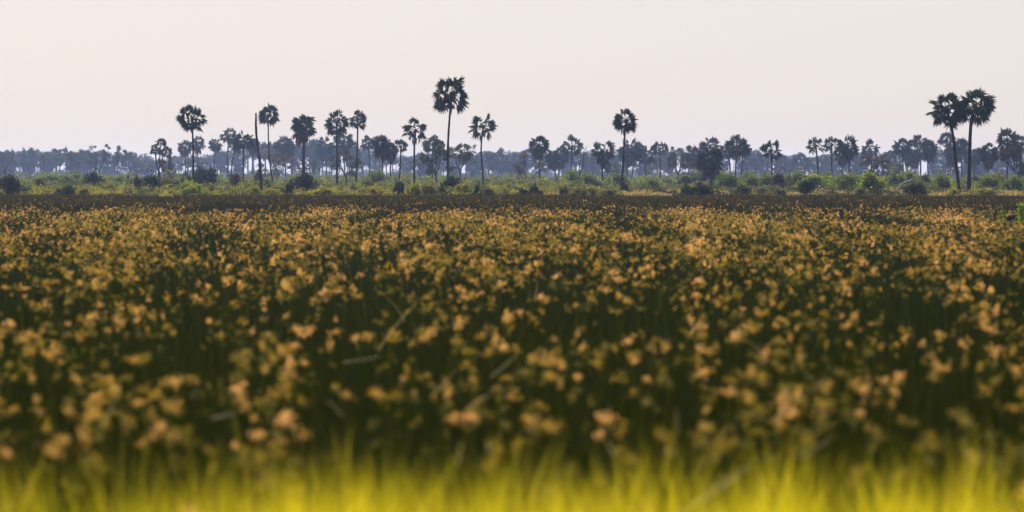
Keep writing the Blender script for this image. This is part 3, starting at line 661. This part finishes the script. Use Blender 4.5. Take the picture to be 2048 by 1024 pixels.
for a in [
 (12, 352, 389, 52, 'dark', 'dark rounded bush cut by the left edge, on the bank'),
 (78, 357, 380, 17, 'brown', 'small brown bush like a tiny tree at far left, alone before pale scrub', 'loose'),
 (95, 349, 371, 70, 'green', 'pale hazy green thicket behind the small brown bush at far left'),
 (152, 346, 371, 60, 'green', 'pale hazy green thicket behind the dark low bush at far left'),
 (238, 352, 370, 46, 'green', 'pale hazy green thicket left of the thin dead post'),
 (137, 371, 390, 38, 'dark', 'dark low bush at far left, wider than tall, at the field edge', 'loose'),
 (169, 376, 390, 24, 'yellow', 'little yellow-green bush touching the right of the dark low bush'),
 (187, 345, 378, 38, 'dark', 'tall dark bush with pointed top, left of the thin dead post'),
 (215, 366, 386, 30, 'olive', 'olive bush low between the tall pointed bush and thin dead post'),
 (297, 352, 383, 42, 'dark', 'dark rounded bush leaning on the thorny bush, left of the forked palm'),
 (334, 356, 381, 38, 'olive', 'yellow-olive bush at the foot of the forked palm'),
 (352, 364, 385, 22, 'dark', 'dark small bush below the flat-topped yellow-green tree'),
 (378, 348, 376, 30, 'dark', 'smaller left bush of the two dark ones under the tall drooping palm'),
 (406, 337, 377, 42, 'dark', 'larger right bush of the two dark ones under the tall drooping palm'),
 (378, 367, 390, 52, 'bright', 'bright yellow-green low bush in front of the two dark bushes'),
 (332, 383, 392, 26, 'straw', 'golden dry grass tuft at the field edge below the forked palm', 'tuft'),
 (418, 369, 388, 38, 'olive', 'olive low bush right of the bright low bush'),
 (471, 347, 381, 26, 'brown', 'brown twiggy bush left of the dead pole', 'loose'),
 (489, 364, 382, 26, 'yellow', 'yellowish bush between the brown twiggy bush and dead pole', 'loose'),
 (519, 339, 380, 22, 'dark', 'upright dark bush standing behind the foot of the dead pole', 'loose'),
 (529, 361, 384, 26, 'dark', 'dark low bush right of the foot of the dead pole', 'loose'),
 (508, 374, 390, 30, 'yellow', 'yellow-green low bush in front of the dead pole on its left'),
 (546, 378, 391, 34, 'yellow', 'yellow-green low bush on the right of the dead pole'),
 (574, 367, 389, 20, 'dark', 'small dark bush just left of the big dome-shaped bush', 'loose'),
 (605, 348, 386, 50, 'dark', 'big dome-shaped dark bush under the mop-headed palm'),
 (644, 376, 391, 44, 'yellow', 'yellow-green low bush right of the big dome-shaped bush'),
 (659, 367, 383, 20, 'dark', 'small dark green bush left of the tall straight palm foot', 'loose'),
 (682, 371, 387, 18, 'green', 'small green bush right of the tall straight palm foot', 'loose'),
 (709, 372, 387, 16, 'dark', 'small round dark bush below the narrow tall palm'),
 (734, 360, 380, 26, 'olive', 'olive bush right of the narrow tall palm foot', 'loose'),
 (761, 340, 374, 40, 'green', 'rounded hazy green bush under the dense dark palm'),
 (745, 373, 390, 54, 'yellow', 'wide yellow-green bush in front of the rounded hazy green bush', 'loose'),
 (832, 368, 390, 36, 'yellow', 'yellow-green bush at the foot of the lopsided palm'),
 (857, 370, 390, 38, 'olive', 'olive leafy bush under the rounded dark tree', 'loose'),
 (903, 353, 386, 36, 'dark', 'dark bush hiding the foot of the tallest palm'),
 (884, 374, 389, 20, 'dark', 'small dark bush left of the dark bush under the tallest palm', 'loose'),
 (926, 365, 389, 34, 'yellow', 'yellow-green bush just right of the tallest palm foot', 'loose'),
 (955, 371, 390, 18, 'dark', 'small dark bush left of the bowed palm foot', 'loose'),
 (976, 375, 391, 28, 'olive', 'olive low bush below the bowed palm'),
 (960, 357, 373, 40, 'green', 'pale hazy green bush behind the bowed palm trunk'),
 (1018, 357, 373, 56, 'green', 'pale hazy green thicket in the gap right of the bowed palm'),
 (1037, 355, 371, 17, 'dark', 'small slate-coloured bush left of the V-shaped tree'),
 (1046, 375, 390, 15, 'dark', 'little dark bush left of the V-shaped trunk foot'),
 (1070, 369, 390, 26, 'dark', 'dark bush right of the V-shaped trunk foot', 'loose'),
 (1100, 364, 379, 34, 'green', 'hazy green bush between V-shaped tree and low shaggy palm couple'),
 (1131, 371, 390, 28, 'olive', 'olive bush left of the bare forked dead tree'),
 (1142, 343, 374, 40, 'green', 'tall rounded green bush left of the bare forked dead tree'),
 (1171, 349, 376, 42, 'green', 'rounded green bush right of the bare forked dead tree'),
 (1158, 376, 391, 36, 'olive', 'olive low bush in front of the bare forked dead tree'),
 (1186, 374, 391, 36, 'olive', 'olive low bush left of the dead snag', 'loose'),
 (1232, 347, 375, 42, 'green', 'hazy green bush left of the lone palm trunk'),
 (1248, 364, 385, 16, 'dark', 'narrow dark bush hugging the foot of the tall lone palm', 'loose'),
 (1215, 379, 391, 30, 'olive', 'grey-olive low bush between dead snag and lone palm'),
 (1270, 379, 391, 44, 'straw', 'straw-coloured grass tuft right of the lone palm foot', 'tuft'),
 (1318, 380, 391, 48, 'straw', 'straw-coloured grass tuft left of the dense double bush', 'tuft'),
 (1301, 357, 378, 28, 'green', 'rounded green bush below the first separate palm right of the lone palm'),
 (1334, 358, 374, 34, 'green', 'pale hazy bush under the round hazy tree on its left'),
 (1373, 353, 374, 36, 'dark', 'slate-dark bush right of the round hazy tree trunk'),
 (1373, 370, 390, 26, 'dark', 'left half of the dense double bush, smaller'),
 (1405, 368, 391, 46, 'dark', 'right half of the dense double bush, larger'),
 (1405, 340, 370, 42, 'green', 'pale green bush behind the skirted green palm on its left'),
 (1440, 344, 373, 30, 'bright', 'light green bush right of the skirted green palm trunk'),
 (1460, 348, 381, 42, 'green', 'rounded hazy green bush below the three-trunk clump'),
 (1488, 373, 389, 28, 'dark', 'dark low bush at the field edge under the three-trunk clump'),
 (1496, 343, 370, 26, 'green', 'pale green bush right behind the three-trunk clump'),
 (1501, 351, 379, 32, 'green', 'dark-sided green bush right of the three-trunk clump'),
 (1531, 349, 377, 36, 'green', 'green bush left of the neat dark palm trunk'),
 (1526, 374, 389, 24, 'olive', 'grey-olive low bush left of the neat dark palm foot', 'loose'),
 (1555, 376, 391, 30, 'olive', 'grey-olive low bush right of the neat dark palm foot'),
 (1563, 344, 380, 38, 'brown', 'brown thorny bush right of the neat dark palm', 'loose'),
 (1594, 344, 376, 40, 'green', 'slanting green bush right of the brown thorny bush'),
 (1611, 361, 389, 26, 'dark', 'dark cone-shaped bush in front of the slanting green bush'),
 (1637, 350, 379, 56, 'bright', 'wide bright green bush below the thin palm row'),
 (1659, 345, 378, 28, 'green', 'darker green bush at the right end of the wide bright bush'),
 (1687, 350, 381, 42, 'green', 'green bush below the right palm of three in a row'),
 (1712, 347, 376, 34, 'green', 'green bush behind the bright yellow-green bush on its left'),
 (1741, 348, 389, 48, 'bright', 'big bright yellow-green bush, the most vivid on the bank'),
 (1722, 375, 391, 20, 'olive', 'small grey bush at the left foot of the most vivid bush'),
 (1786, 345, 377, 44, 'green', 'green bush behind the leaning grey trunk'),
 (1815, 344, 374, 36, 'bright', 'light green bush right above the leaning grey trunk'),
 (1817, 370, 388, 16, 'brown', 'small brown mound-like bush under the leaning grey trunk', 'loose'),
 (1832, 367, 391, 34, 'dark', 'dark rounded bush right of the leaning grey trunk'),
 (1852, 352, 378, 28, 'dark', 'dark green bush between leaning trunk and twin palms'),
 (1879, 349, 382, 36, 'green', 'large rounded green bush left of the slanting twin trunk'),
 (1868, 381, 391, 46, 'straw', 'pale yellow grass tuft left of the twin palms', 'tuft'),
 (1909, 376, 391, 22, 'yellow', 'small yellow-green bush at the left foot of the slanting twin trunk', 'loose'),
 (1962, 377, 391, 48, 'yellow', 'yellow-green bush just right of the upright twin trunk'),
 (1951, 351, 371, 20, 'dark', 'small slate bush behind the upright twin trunk on its right'),
 (1980, 351, 383, 44, 'green', 'green bush under the stout palm right of the twins'),
 (2003, 346, 382, 46, 'olive', 'big olive bush left of the wide dark tree'),
 (2029, 354, 384, 42, 'green', 'green bush under the wide dark tree'),
 (2022, 379, 391, 60, 'straw', 'pale dry grass tuft at the right edge of the bank', 'tuft'),
]: bush(*a)

# thorny bush with a bare branch
d = BD(384)
o = thing('bush', 'dark thorny bush with a bare dead branch sticking out on top', 'bush', (PX(274, d), d, 0), GB)
hw = 13 / F * d
link('foliage', bush_mesh('brown', 7, 'loose'), o, (0, 0, -.05), .5, (hw * 1.05, hw, PZ(352, d)))
g = Geo(); q = lambda x, y: PT(x, y, d) - np.array((PX(274, d), d, 0))
tube(g, spline([q(277, 362), q(273, 354), q(267, 346)], 8), [.08, .05, .02], 5); tube(g, spline([q(273, 354), q(277, 349), q(276, 345)], 5), [.04, .012], 4)
tube(g, spline([q(281, 362), q(284, 356), q(288, 352)], 5), [.05, .015], 4)
link('bare_branch', g.mesh('bare_branch', [M['wood']], True), o)

# spiky palm bush with a broken stub and a dead stalk
d = BD(389)
o = thing('palm_bush', 'spiky trunkless palm bush with stiff upright fans, left of the lopsided palm', 'bush', (PX(799, d), d, 0), GB)
link('leaves', spiky_mesh('palm', 1), o, (0, 0, 0), 0, (1.15, 1.15, PZ(357, d)))
g = Geo(); q = lambda x, y: PT(x, y, d) - np.array((PX(799, d), d, 0))
tube(g, spline([q(802, 380), q(812, 364.5), q(816, 365), q(821, 367.5)], 8), [.03, .03, .05, .04], 5)
link('dead_stalk', g.mesh('dead_stalk', [M['wood']], True), o)
d = BD(376)
g = Geo(); tube(g, spline([(0, 0, -.1), (.02, 0, .9), (0, 0, PZ(358, d))], 8), [.16, .14, .13], 7, 0, .5, .15, np.random.default_rng(3))
tag(link('tree_stump', g.mesh('tree_stump', [M['wood']], True), None, (PX(792, d), d, 0)), 'short dark broken stump standing beside the spiky palm bush', 'stump')

# ------------------------------------------------------------------ dead wood, mound, logs
d = 372
b = np.array((PX(523, d), d, 0)); q = lambda x, y: PT(x, y, d) - b
o = thing('dead_palm', 'tall bare headless dead palm trunk, a curved pole rising from the field edge', 'dead trunk', b)
g = Geo(); tube(g, spline([(0, 0, -.3), q(522, 360), q(518.5, 318), q(514.5, 285), q(512.5, 255), q(512.3, 226)], 30), [.17, .155, .14, .13, .15, .14, .11], 8, 0, .5, .14, np.random.default_rng(8))
link('pole', g.mesh('pole', [M['wood']], True), o)
g = Geo(); tube(g, spline([q(515, 284), q(516.3, 281), q(516.6, 278)], 5), [.07, .03], 5); link('broken_stub', g.mesh('broken_stub', [M['wood']], True), o)

d = 600
b = np.array((PX(1157, d), d, 0)); q = lambda x, y, dy=0: PT(x, y, d) - b + np.array((0, dy, 0))
o = thing('dead_tree', 'bare forked dead tree with one long slanting limb, between two green bushes', 'dead tree', b)
g = Geo(); r_ = np.random.default_rng(4)
tube(g, spline([(0, 0, -.2), q(1158, 360), q(1159.5, 346)], 8), [.3, .24, .2], 7, 0, .5, .15, r_); link('trunk', g.mesh('dead_trunk', [M['wood']], True), o)
for pts, ra in (([(1159, 348), (1164, 337), (1166.5, 322), (1168.5, 306), (1174.5, 290)], [.17, .12, .09, .03]), ([(1159, 349), (1158.5, 335), (1160, 322), (1161.5, 307)], [.13, .09, .03]),
                ([(1168.5, 306), (1169.5, 302), (1169.6, 296)], [.05, .02])):
    g = Geo(); tube(g, spline([q(x, y) for x, y in pts], 14), ra, 6, 0, .5, .15, r_); link('limb', g.mesh('dead_limb', [M['wood']], True), o)

d = 500
b = np.array((PX(1204, d), d, 0)); q = lambda x, y, dy=0: PT(x, y, d) - b + np.array((0, dy, 0))
g = Geo()
for pts, ra in (([(1204, 381), (1204, 376), (1201, 371)], [.16, .1, .05]), ([(1203, 377), (1199, 375), (1195, 375.5)], [.08, .03]), ([(1201.5, 372), (1205, 372), (1208, 374), (1211, 378)], [.08, .06, .04]), ([(1204, 378), (1208, 377), (1212, 378.5)], [.2, .24, .1])):
    tube(g, spline([q(x, y) for x, y in pts], 10), ra, 6, 0, .5, .2, np.random.default_rng(6))
tag(link('dead_snag', g.mesh('dead_snag', [M['wood']], True), None, b), 'small dark crooked snag on the ground left of the tall lone palm', 'snag')

d = 480
b = np.array((PX(256, d), d, 0)); q = lambda x, y: PT(x, y, d) - b
o = thing('dead_post', 'thin dead post with a small shaggy dark top, left of the thorny bush', 'dead post', b)
g = Geo(); tube(g, spline([(0, 0, -.1), q(256, 366), q(256.4, 353)], 8), [.09, .07, .06], 6, 0, .5, .2, np.random.default_rng(2)); link('post', g.mesh('post', [M['wood']], True), o)
g = Geo(); r_ = np.random.default_rng(9); n = 60; tt = r_.uniform(0, 1, n)
leaves(g, q(256.3, 357) + np.stack([r_.normal(0, .13, n) * (1.2 - tt), r_.normal(0, .13, n) * (1.2 - tt), tt * .55], 1), .2, r_, 0, None, -1); link('shaggy_top', g.mesh('shaggy_top', [M['frond']]), o)

d = 410
b = np.array((PX(1786, d), d, 0)); q = lambda x, y, dy=0: PT(x, y, d) - b + np.array((0, dy, 0))
o = thing('fallen_tree', 'leaning pale grey trunk bent over like a half-fallen tree, with sparse leaves', 'fallen tree', b)
g = Geo(); r_ = np.random.default_rng(12)
tube(g, spline([q(1783, 390), q(1793, 381), q(1800, 375), q(1805, 368), q(1811, 363.5), q(1819, 361.5), q(1825, 358)], 30), [.17, .15, .14, .11, .08], 8, 0, .5, .1, r_); link('trunk', g.mesh('leaning_trunk', [M['palewood']], True), o)
for pts, ra in (([(1817, 362), (1826, 364), (1834, 363)], [.08, .05, .02]), ([(1824, 359), (1830, 357), (1833, 353)], [.05, .02]), ([(1834, 363), (1846, 367), (1858, 369)], [.04, .03, .015])):
    g = Geo(); tube(g, spline([q(x, y) for x, y in pts], 8), ra, 5); link('branch', g.mesh('branch', [M['wood']], True), o)
g = Geo()
for x, y, s in ((1834, 354, .5), (1842, 365, .4), (1852, 367, .5), (1829, 364, .35), (1858, 370, .4)):
    n = 70; leaves(g, q(x, y) + r_.normal(0, 1, (n, 3)) * np.array((s, s, s * .35)), .2, r_, 0)
link('foliage', g.mesh('foliage', [M['olive']]), o)

d = 415
b = np.array((PX(1777, d), d, 0)); q = lambda x, y: PT(x, y, d) - b
g = Geo(); r_ = np.random.default_rng(13)
for pts, ra in (([(1778, 386), (1778, 382), (1775, 378)], [.2, .14, .05]), ([(1778, 384), (1773, 382), (1766, 378)], [.07, .03]), ([(1778, 384), (1782, 383)], [.14, .05])):
    tube(g, spline([q(x, y) for x, y in pts], 8), ra, 6, 0, .5, .2, r_)
tag(link('tree_stump', g.mesh('broken_stump', [M['wood']], True), None, b), 'broken black stump with thorny twigs left of the leaning grey trunk', 'stump')

def mound(name, px, yb, top, w, mat, label, cat, d, z0=0, tilt=0.0, seed=1):
    r = np.random.default_rng(seed); n, m = 20, 9
    hw = w / 2 / F * d; hh = PZ(top, d) - z0
    th = np.linspace(0, 2 * math.pi, n, endpoint=False); V = []
    for j in range(m):
        e = j / (m - 1) * math.pi / 2
        rr = math.cos(e) * (1 + .10 * np.sin(3 * th + j) + .06 * r.normal(size=n)) + 1e-3
        zz = math.sin(e) * hh * (1 + tilt * np.cos(th)) + .02 * hh * r.normal(size=n)
        V.append(np.stack([rr * np.cos(th) * hw, rr * np.sin(th) * hw * .8, zz], 1))
    V = np.concatenate(V); idx = np.arange(n * m).reshape(m, n)
    a, b2 = idx[:-1], np.roll(idx[:-1], -1, 1); c, e2 = idx[1:], np.roll(idx[1:], -1, 1)
    g = Geo(); g.add(V, np.concatenate([np.stack([a, b2, e2], -1).reshape(-1, 3), np.stack([a, e2, c], -1).reshape(-1, 3)]))
    return tag(link(name, g.mesh(name, [M[mat]], True), None, (PX(px, d), d, z0 - .03)), label, cat)
mound('termite_mound', 1927, 391, 378, 17, 'mound', 'brown earth termite mound between the feet of the twin palms', 'termite mound', 395, 0, .2, 3)
mound('termite_mound', 1907, 391, 379, 7, 'mound', 'small dark earth mound left of the slanting twin trunk', 'termite mound', 400, 0, 0, 5)

def log(px0, y0, px1, y1, d, rad, z0, mats, label, seed):
    r = np.random.default_rng(seed); a, b2 = PT(px0, y0, d), PT(px1, y1, d); m = (a + b2) / 2
    g = Geo(); tube(g, spline([a - m, (a - m) * .3 + (0, 0, .04), (b2 - m) * .4 + (0, .1, .06), b2 - m], 16), rad, 9, 0, .5, .16, r)
    g.add(np.array([a - m, a - m + (0, .02, .01), a - m + (0, 0, .02)]), [[0, 1, 2]])
    return tag(link('log', g.mesh('log', [M[mats]], True), None, m), label, 'log')
log(656, 389, 673, 385, 388, [.10, .16, .30, .34, .2], 0, 'wood', 'dark fallen log on the bank left of the tall straight palm', 1)
log(2012, 437.5, 2041, 434, 170, [.12, .17, .16, .19, .14], 0, 'wood', 'dark weathered log lying in the sedge at the right edge', 2)

# leafy weeds by the log
def weed(px, top, yb, w, d, label, seed, n=60):
    r = np.random.default_rng(seed); g = Geo(); hw = w / 2 / F * d; zt = PZ(top, d); hgt = zt + 1.5
    for i in range(5):
        a = r.uniform(-1, 1) * hw * .7
        p = spline([(a * .3, r.normal(0, .05), 0), (a * .6, r.normal(0, .08), hgt * .6), (a, r.normal(0, .1), hgt * r.uniform(.85, 1))], 6)
        tube(g, p, [.012, .005], 4, 0, .1)
    q = np.stack([r.normal(0, hw * .55, n), r.normal(0, hw * .5, n), hgt - r.uniform(0, 1, n) * (yb - top) / F * d], 1)
    leaves(g, q, .17, r, 0, None, .4)
    return tag(link('weed', g.mesh('weed', [M['weed']]), None, (PX(px, d), d, -1.5)), label, 'weed', 'leafy green weeds in the sedge')
weed(2043, 406, 445, 17, 168, 'tall bright green leafy weed behind the log, cut by the right edge', 1, 170)
weed(2008, 421, 442, 6, 167, 'small bright green leafy weed just left of the log', 2, 40)

# ------------------------------------------------------------------ bent stalks among the sedge, sun glints put into their pale colour
GS = 'pale bent stalks catching light in the sedge'
ST = [ # photo points along the stalk, radius
 ([(842, 594), (815, 624), (789, 655), (762, 692)], .016, 'long pale stalk slanting through the mid field below the lopsided palm, the longest there'),
 ([(770, 592), (790, 612), (808, 640)], .010, 'dim thin stalk crossing the upper end of the longest slanting stalk'),
 ([(1470, 668), (1488, 678), (1512, 694), (1532, 714)], .014, 'short pale bent stalk in the right-centre field below the three-trunk clump'),
 ([(1642, 756), (1612, 790), (1580, 812), (1548, 838)], .012, 'pale stalk slanting down left in the lower right field'),
 ([(1502, 930), (1460, 962), (1416, 992), (1360, 1034)], .013, 'broad blurred stalk slanting out of the bright front grass at lower right'),
 ([(236, 786), (222, 815), (204, 850)], .010, 'pale stalk standing aslant in the lower left field'),
 ([(1036, 710), (1018, 724), (985, 752)], .012, 'short bright stalk near the middle of the field'),
 ([(912, 736), (892, 766), (872, 784)], .010, 'short bright stalk left of the middle of the field'),
 ([(652, 802), (666, 812), (682, 830)], .013, 'stubby bright stalk in the lower left-centre field'),
 ([(986, 786), (960, 800), (936, 818)], .010, 'slanting bright stalk in the lower middle field'),
 ([(1212, 876), (1218, 892), (1230, 912)], .010, 'upright bright stalk above the front grass in the lower middle'),
 ([(1668, 872), (1640, 892), (1608, 914)], .010, 'short bright stalk above the front grass at lower right'),
 ([(552, 556), (556, 574), (562, 604)], .012, 'small upright pale stalk in the upper field below the slim palm'),
 ([(692, 724), (724, 720), (764, 712)], .006, 'nearly level dim stalk below the longest slanting stalk'),
 ([(424, 838), (446, 832), (474, 826)], .006, 'nearly level dim stalk in the lower left field'),
 ([(1514, 956), (1524, 972), (1534, 992)], .010, 'small pale stalk inside the front grass beside the broad blurred stalk'),
 ([(1076, 560), (1073, 580), (1070, 600)], .012, 'tiny bright stalk standing in the upper middle field'),
 ([(922, 886), (920, 905), (914, 926)], .010, 'upright pale stalk at the top of the front grass, centre'),
 ([(1350, 816), (1354, 836), (1358, 860)], .008, 'little upright stalk in the lower field right of centre'),
]
for i, (pts, ra, lab) in enumerate(ST):
    ym = sum(p[1] for p in pts) / len(pts); d = (H + .02) * F / (ym - HOR)
    P = [PT(x, y, d) for x, y in pts]
    if P[0][2] < P[-1][2]: P = P[::-1]
    low = P[-1] + (P[-1] - P[0]) * .08 + np.array((0, .03, -.02))
    cv = spline(P + [low], 24) - low
    g = Geo(); tube(g, cv[::-1], [ra * .15, ra * .5, ra * .4, ra * .12], 7, 0, np.random.default_rng(i).uniform(0, 1)); foot = low
    tag(link('bent_stalk', g.mesh('bent_stalk', [M['stalk']], True), None, foot), lab, 'stalk', GS)

# ------------------------------------------------------------------ haze
me = bpy.data.meshes.new('haze')
x0, x1, y0, y1, z0, z1 = -1560, 1560, -100, 4300, -2.6, 22
vs = [(x, y, z) for z in (z0, z1) for y in (y0, y1) for x in (x0, x1)]
me.from_pydata(vs, [], [(0, 2, 3, 1), (4, 5, 7, 6), (0, 1, 5, 4), (1, 3, 7, 5), (3, 2, 6, 7), (2, 0, 4, 6)]); me.update()
m = bpy.data.materials.new('haze'); m.use_nodes = True; nt = m.node_tree; nt.nodes.clear()
out = nt.nodes.new('ShaderNodeOutputMaterial'); pv = nt.nodes.new('ShaderNodeVolumePrincipled')
HAZE_D, HAZE_C, HAZE_G = .000085, (.42, .56, 1.0), .35
pv.inputs['Density'].default_value = HAZE_D; pv.inputs['Color'].default_value = (*HAZE_C, 1); pv.inputs['Anisotropy'].default_value = HAZE_G
nt.links.new(pv.outputs[0], out.inputs['Volume']); me.materials.append(m)
tag(link('haze', me), kind='stuff')

# ------------------------------------------------------------------ light, sky, camera
EL, AZ = 42.0, -18.0                      # sun ahead of the camera, a little to the left
S = Vector((math.sin(RAD(AZ)) * math.cos(RAD(EL)), math.cos(RAD(AZ)) * math.cos(RAD(EL)), math.sin(RAD(EL))))
sun = bpy.data.lights.new('sun', 'SUN'); sun.energy = 5.0; sun.angle = RAD(.5); sun.color = (1.0, .93, .82)
so = bpy.data.objects.new('sun', sun); COL.objects.link(so); so.rotation_euler = S.to_track_quat('Z', 'Y').to_euler()
w = bpy.data.worlds.new('World'); SC.world = w; w.use_nodes = True
nt = w.node_tree; bg = nt.nodes['Background']
sky = nt.nodes.new('ShaderNodeTexSky'); sky.sky_type = 'NISHITA'; sky.sun_disc = False
sky.sun_elevation = RAD(EL); sky.sun_rotation = RAD(AZ); sky.air_density = 1.0; sky.dust_density = 2.0; sky.ozone_density = 1.0
mix = nt.nodes.new('ShaderNodeMix'); mix.data_type = 'RGBA'; mix.inputs[0].default_value = .85      # a thin even veil of high cloud over the clear sky
mix.inputs[7].default_value = (7.2, 6.6, 6.4, 1)
nt.links.new(sky.outputs[0], mix.inputs[6]); nt.links.new(mix.outputs[2], bg.inputs[0]); bg.inputs[1].default_value = .05

cam = bpy.data.cameras.new('camera'); co = bpy.data.objects.new('camera', cam); COL.objects.link(co)
cam.lens = 100.0; cam.sensor_width = 36.0; cam.clip_start = .1; cam.clip_end = 9000
co.location = (0, 0, H); co.rotation_euler = (math.pi / 2 - math.atan((512 - HOR) / F), 0, 0)
cam.dof.use_dof = True; cam.dof.focus_distance = 480; cam.dof.aperture_fstop = .9
SC.camera = co
SC.view_settings.view_transform = 'Standard'; SC.view_settings.look = 'None'; SC.view_settings.exposure = 1.2; SC.view_settings.gamma = 1
SC.render.engine = 'CYCLES'
cy = SC.cycles
cy.use_denoising = True; cy.max_bounces = 6; cy.diffuse_bounces = 2; cy.glossy_bounces = 1; cy.transmission_bounces = 3; cy.volume_bounces = 0; cy.transparent_max_bounces = 4
cy.use_adaptive_sampling = True; cy.adaptive_threshold = .02
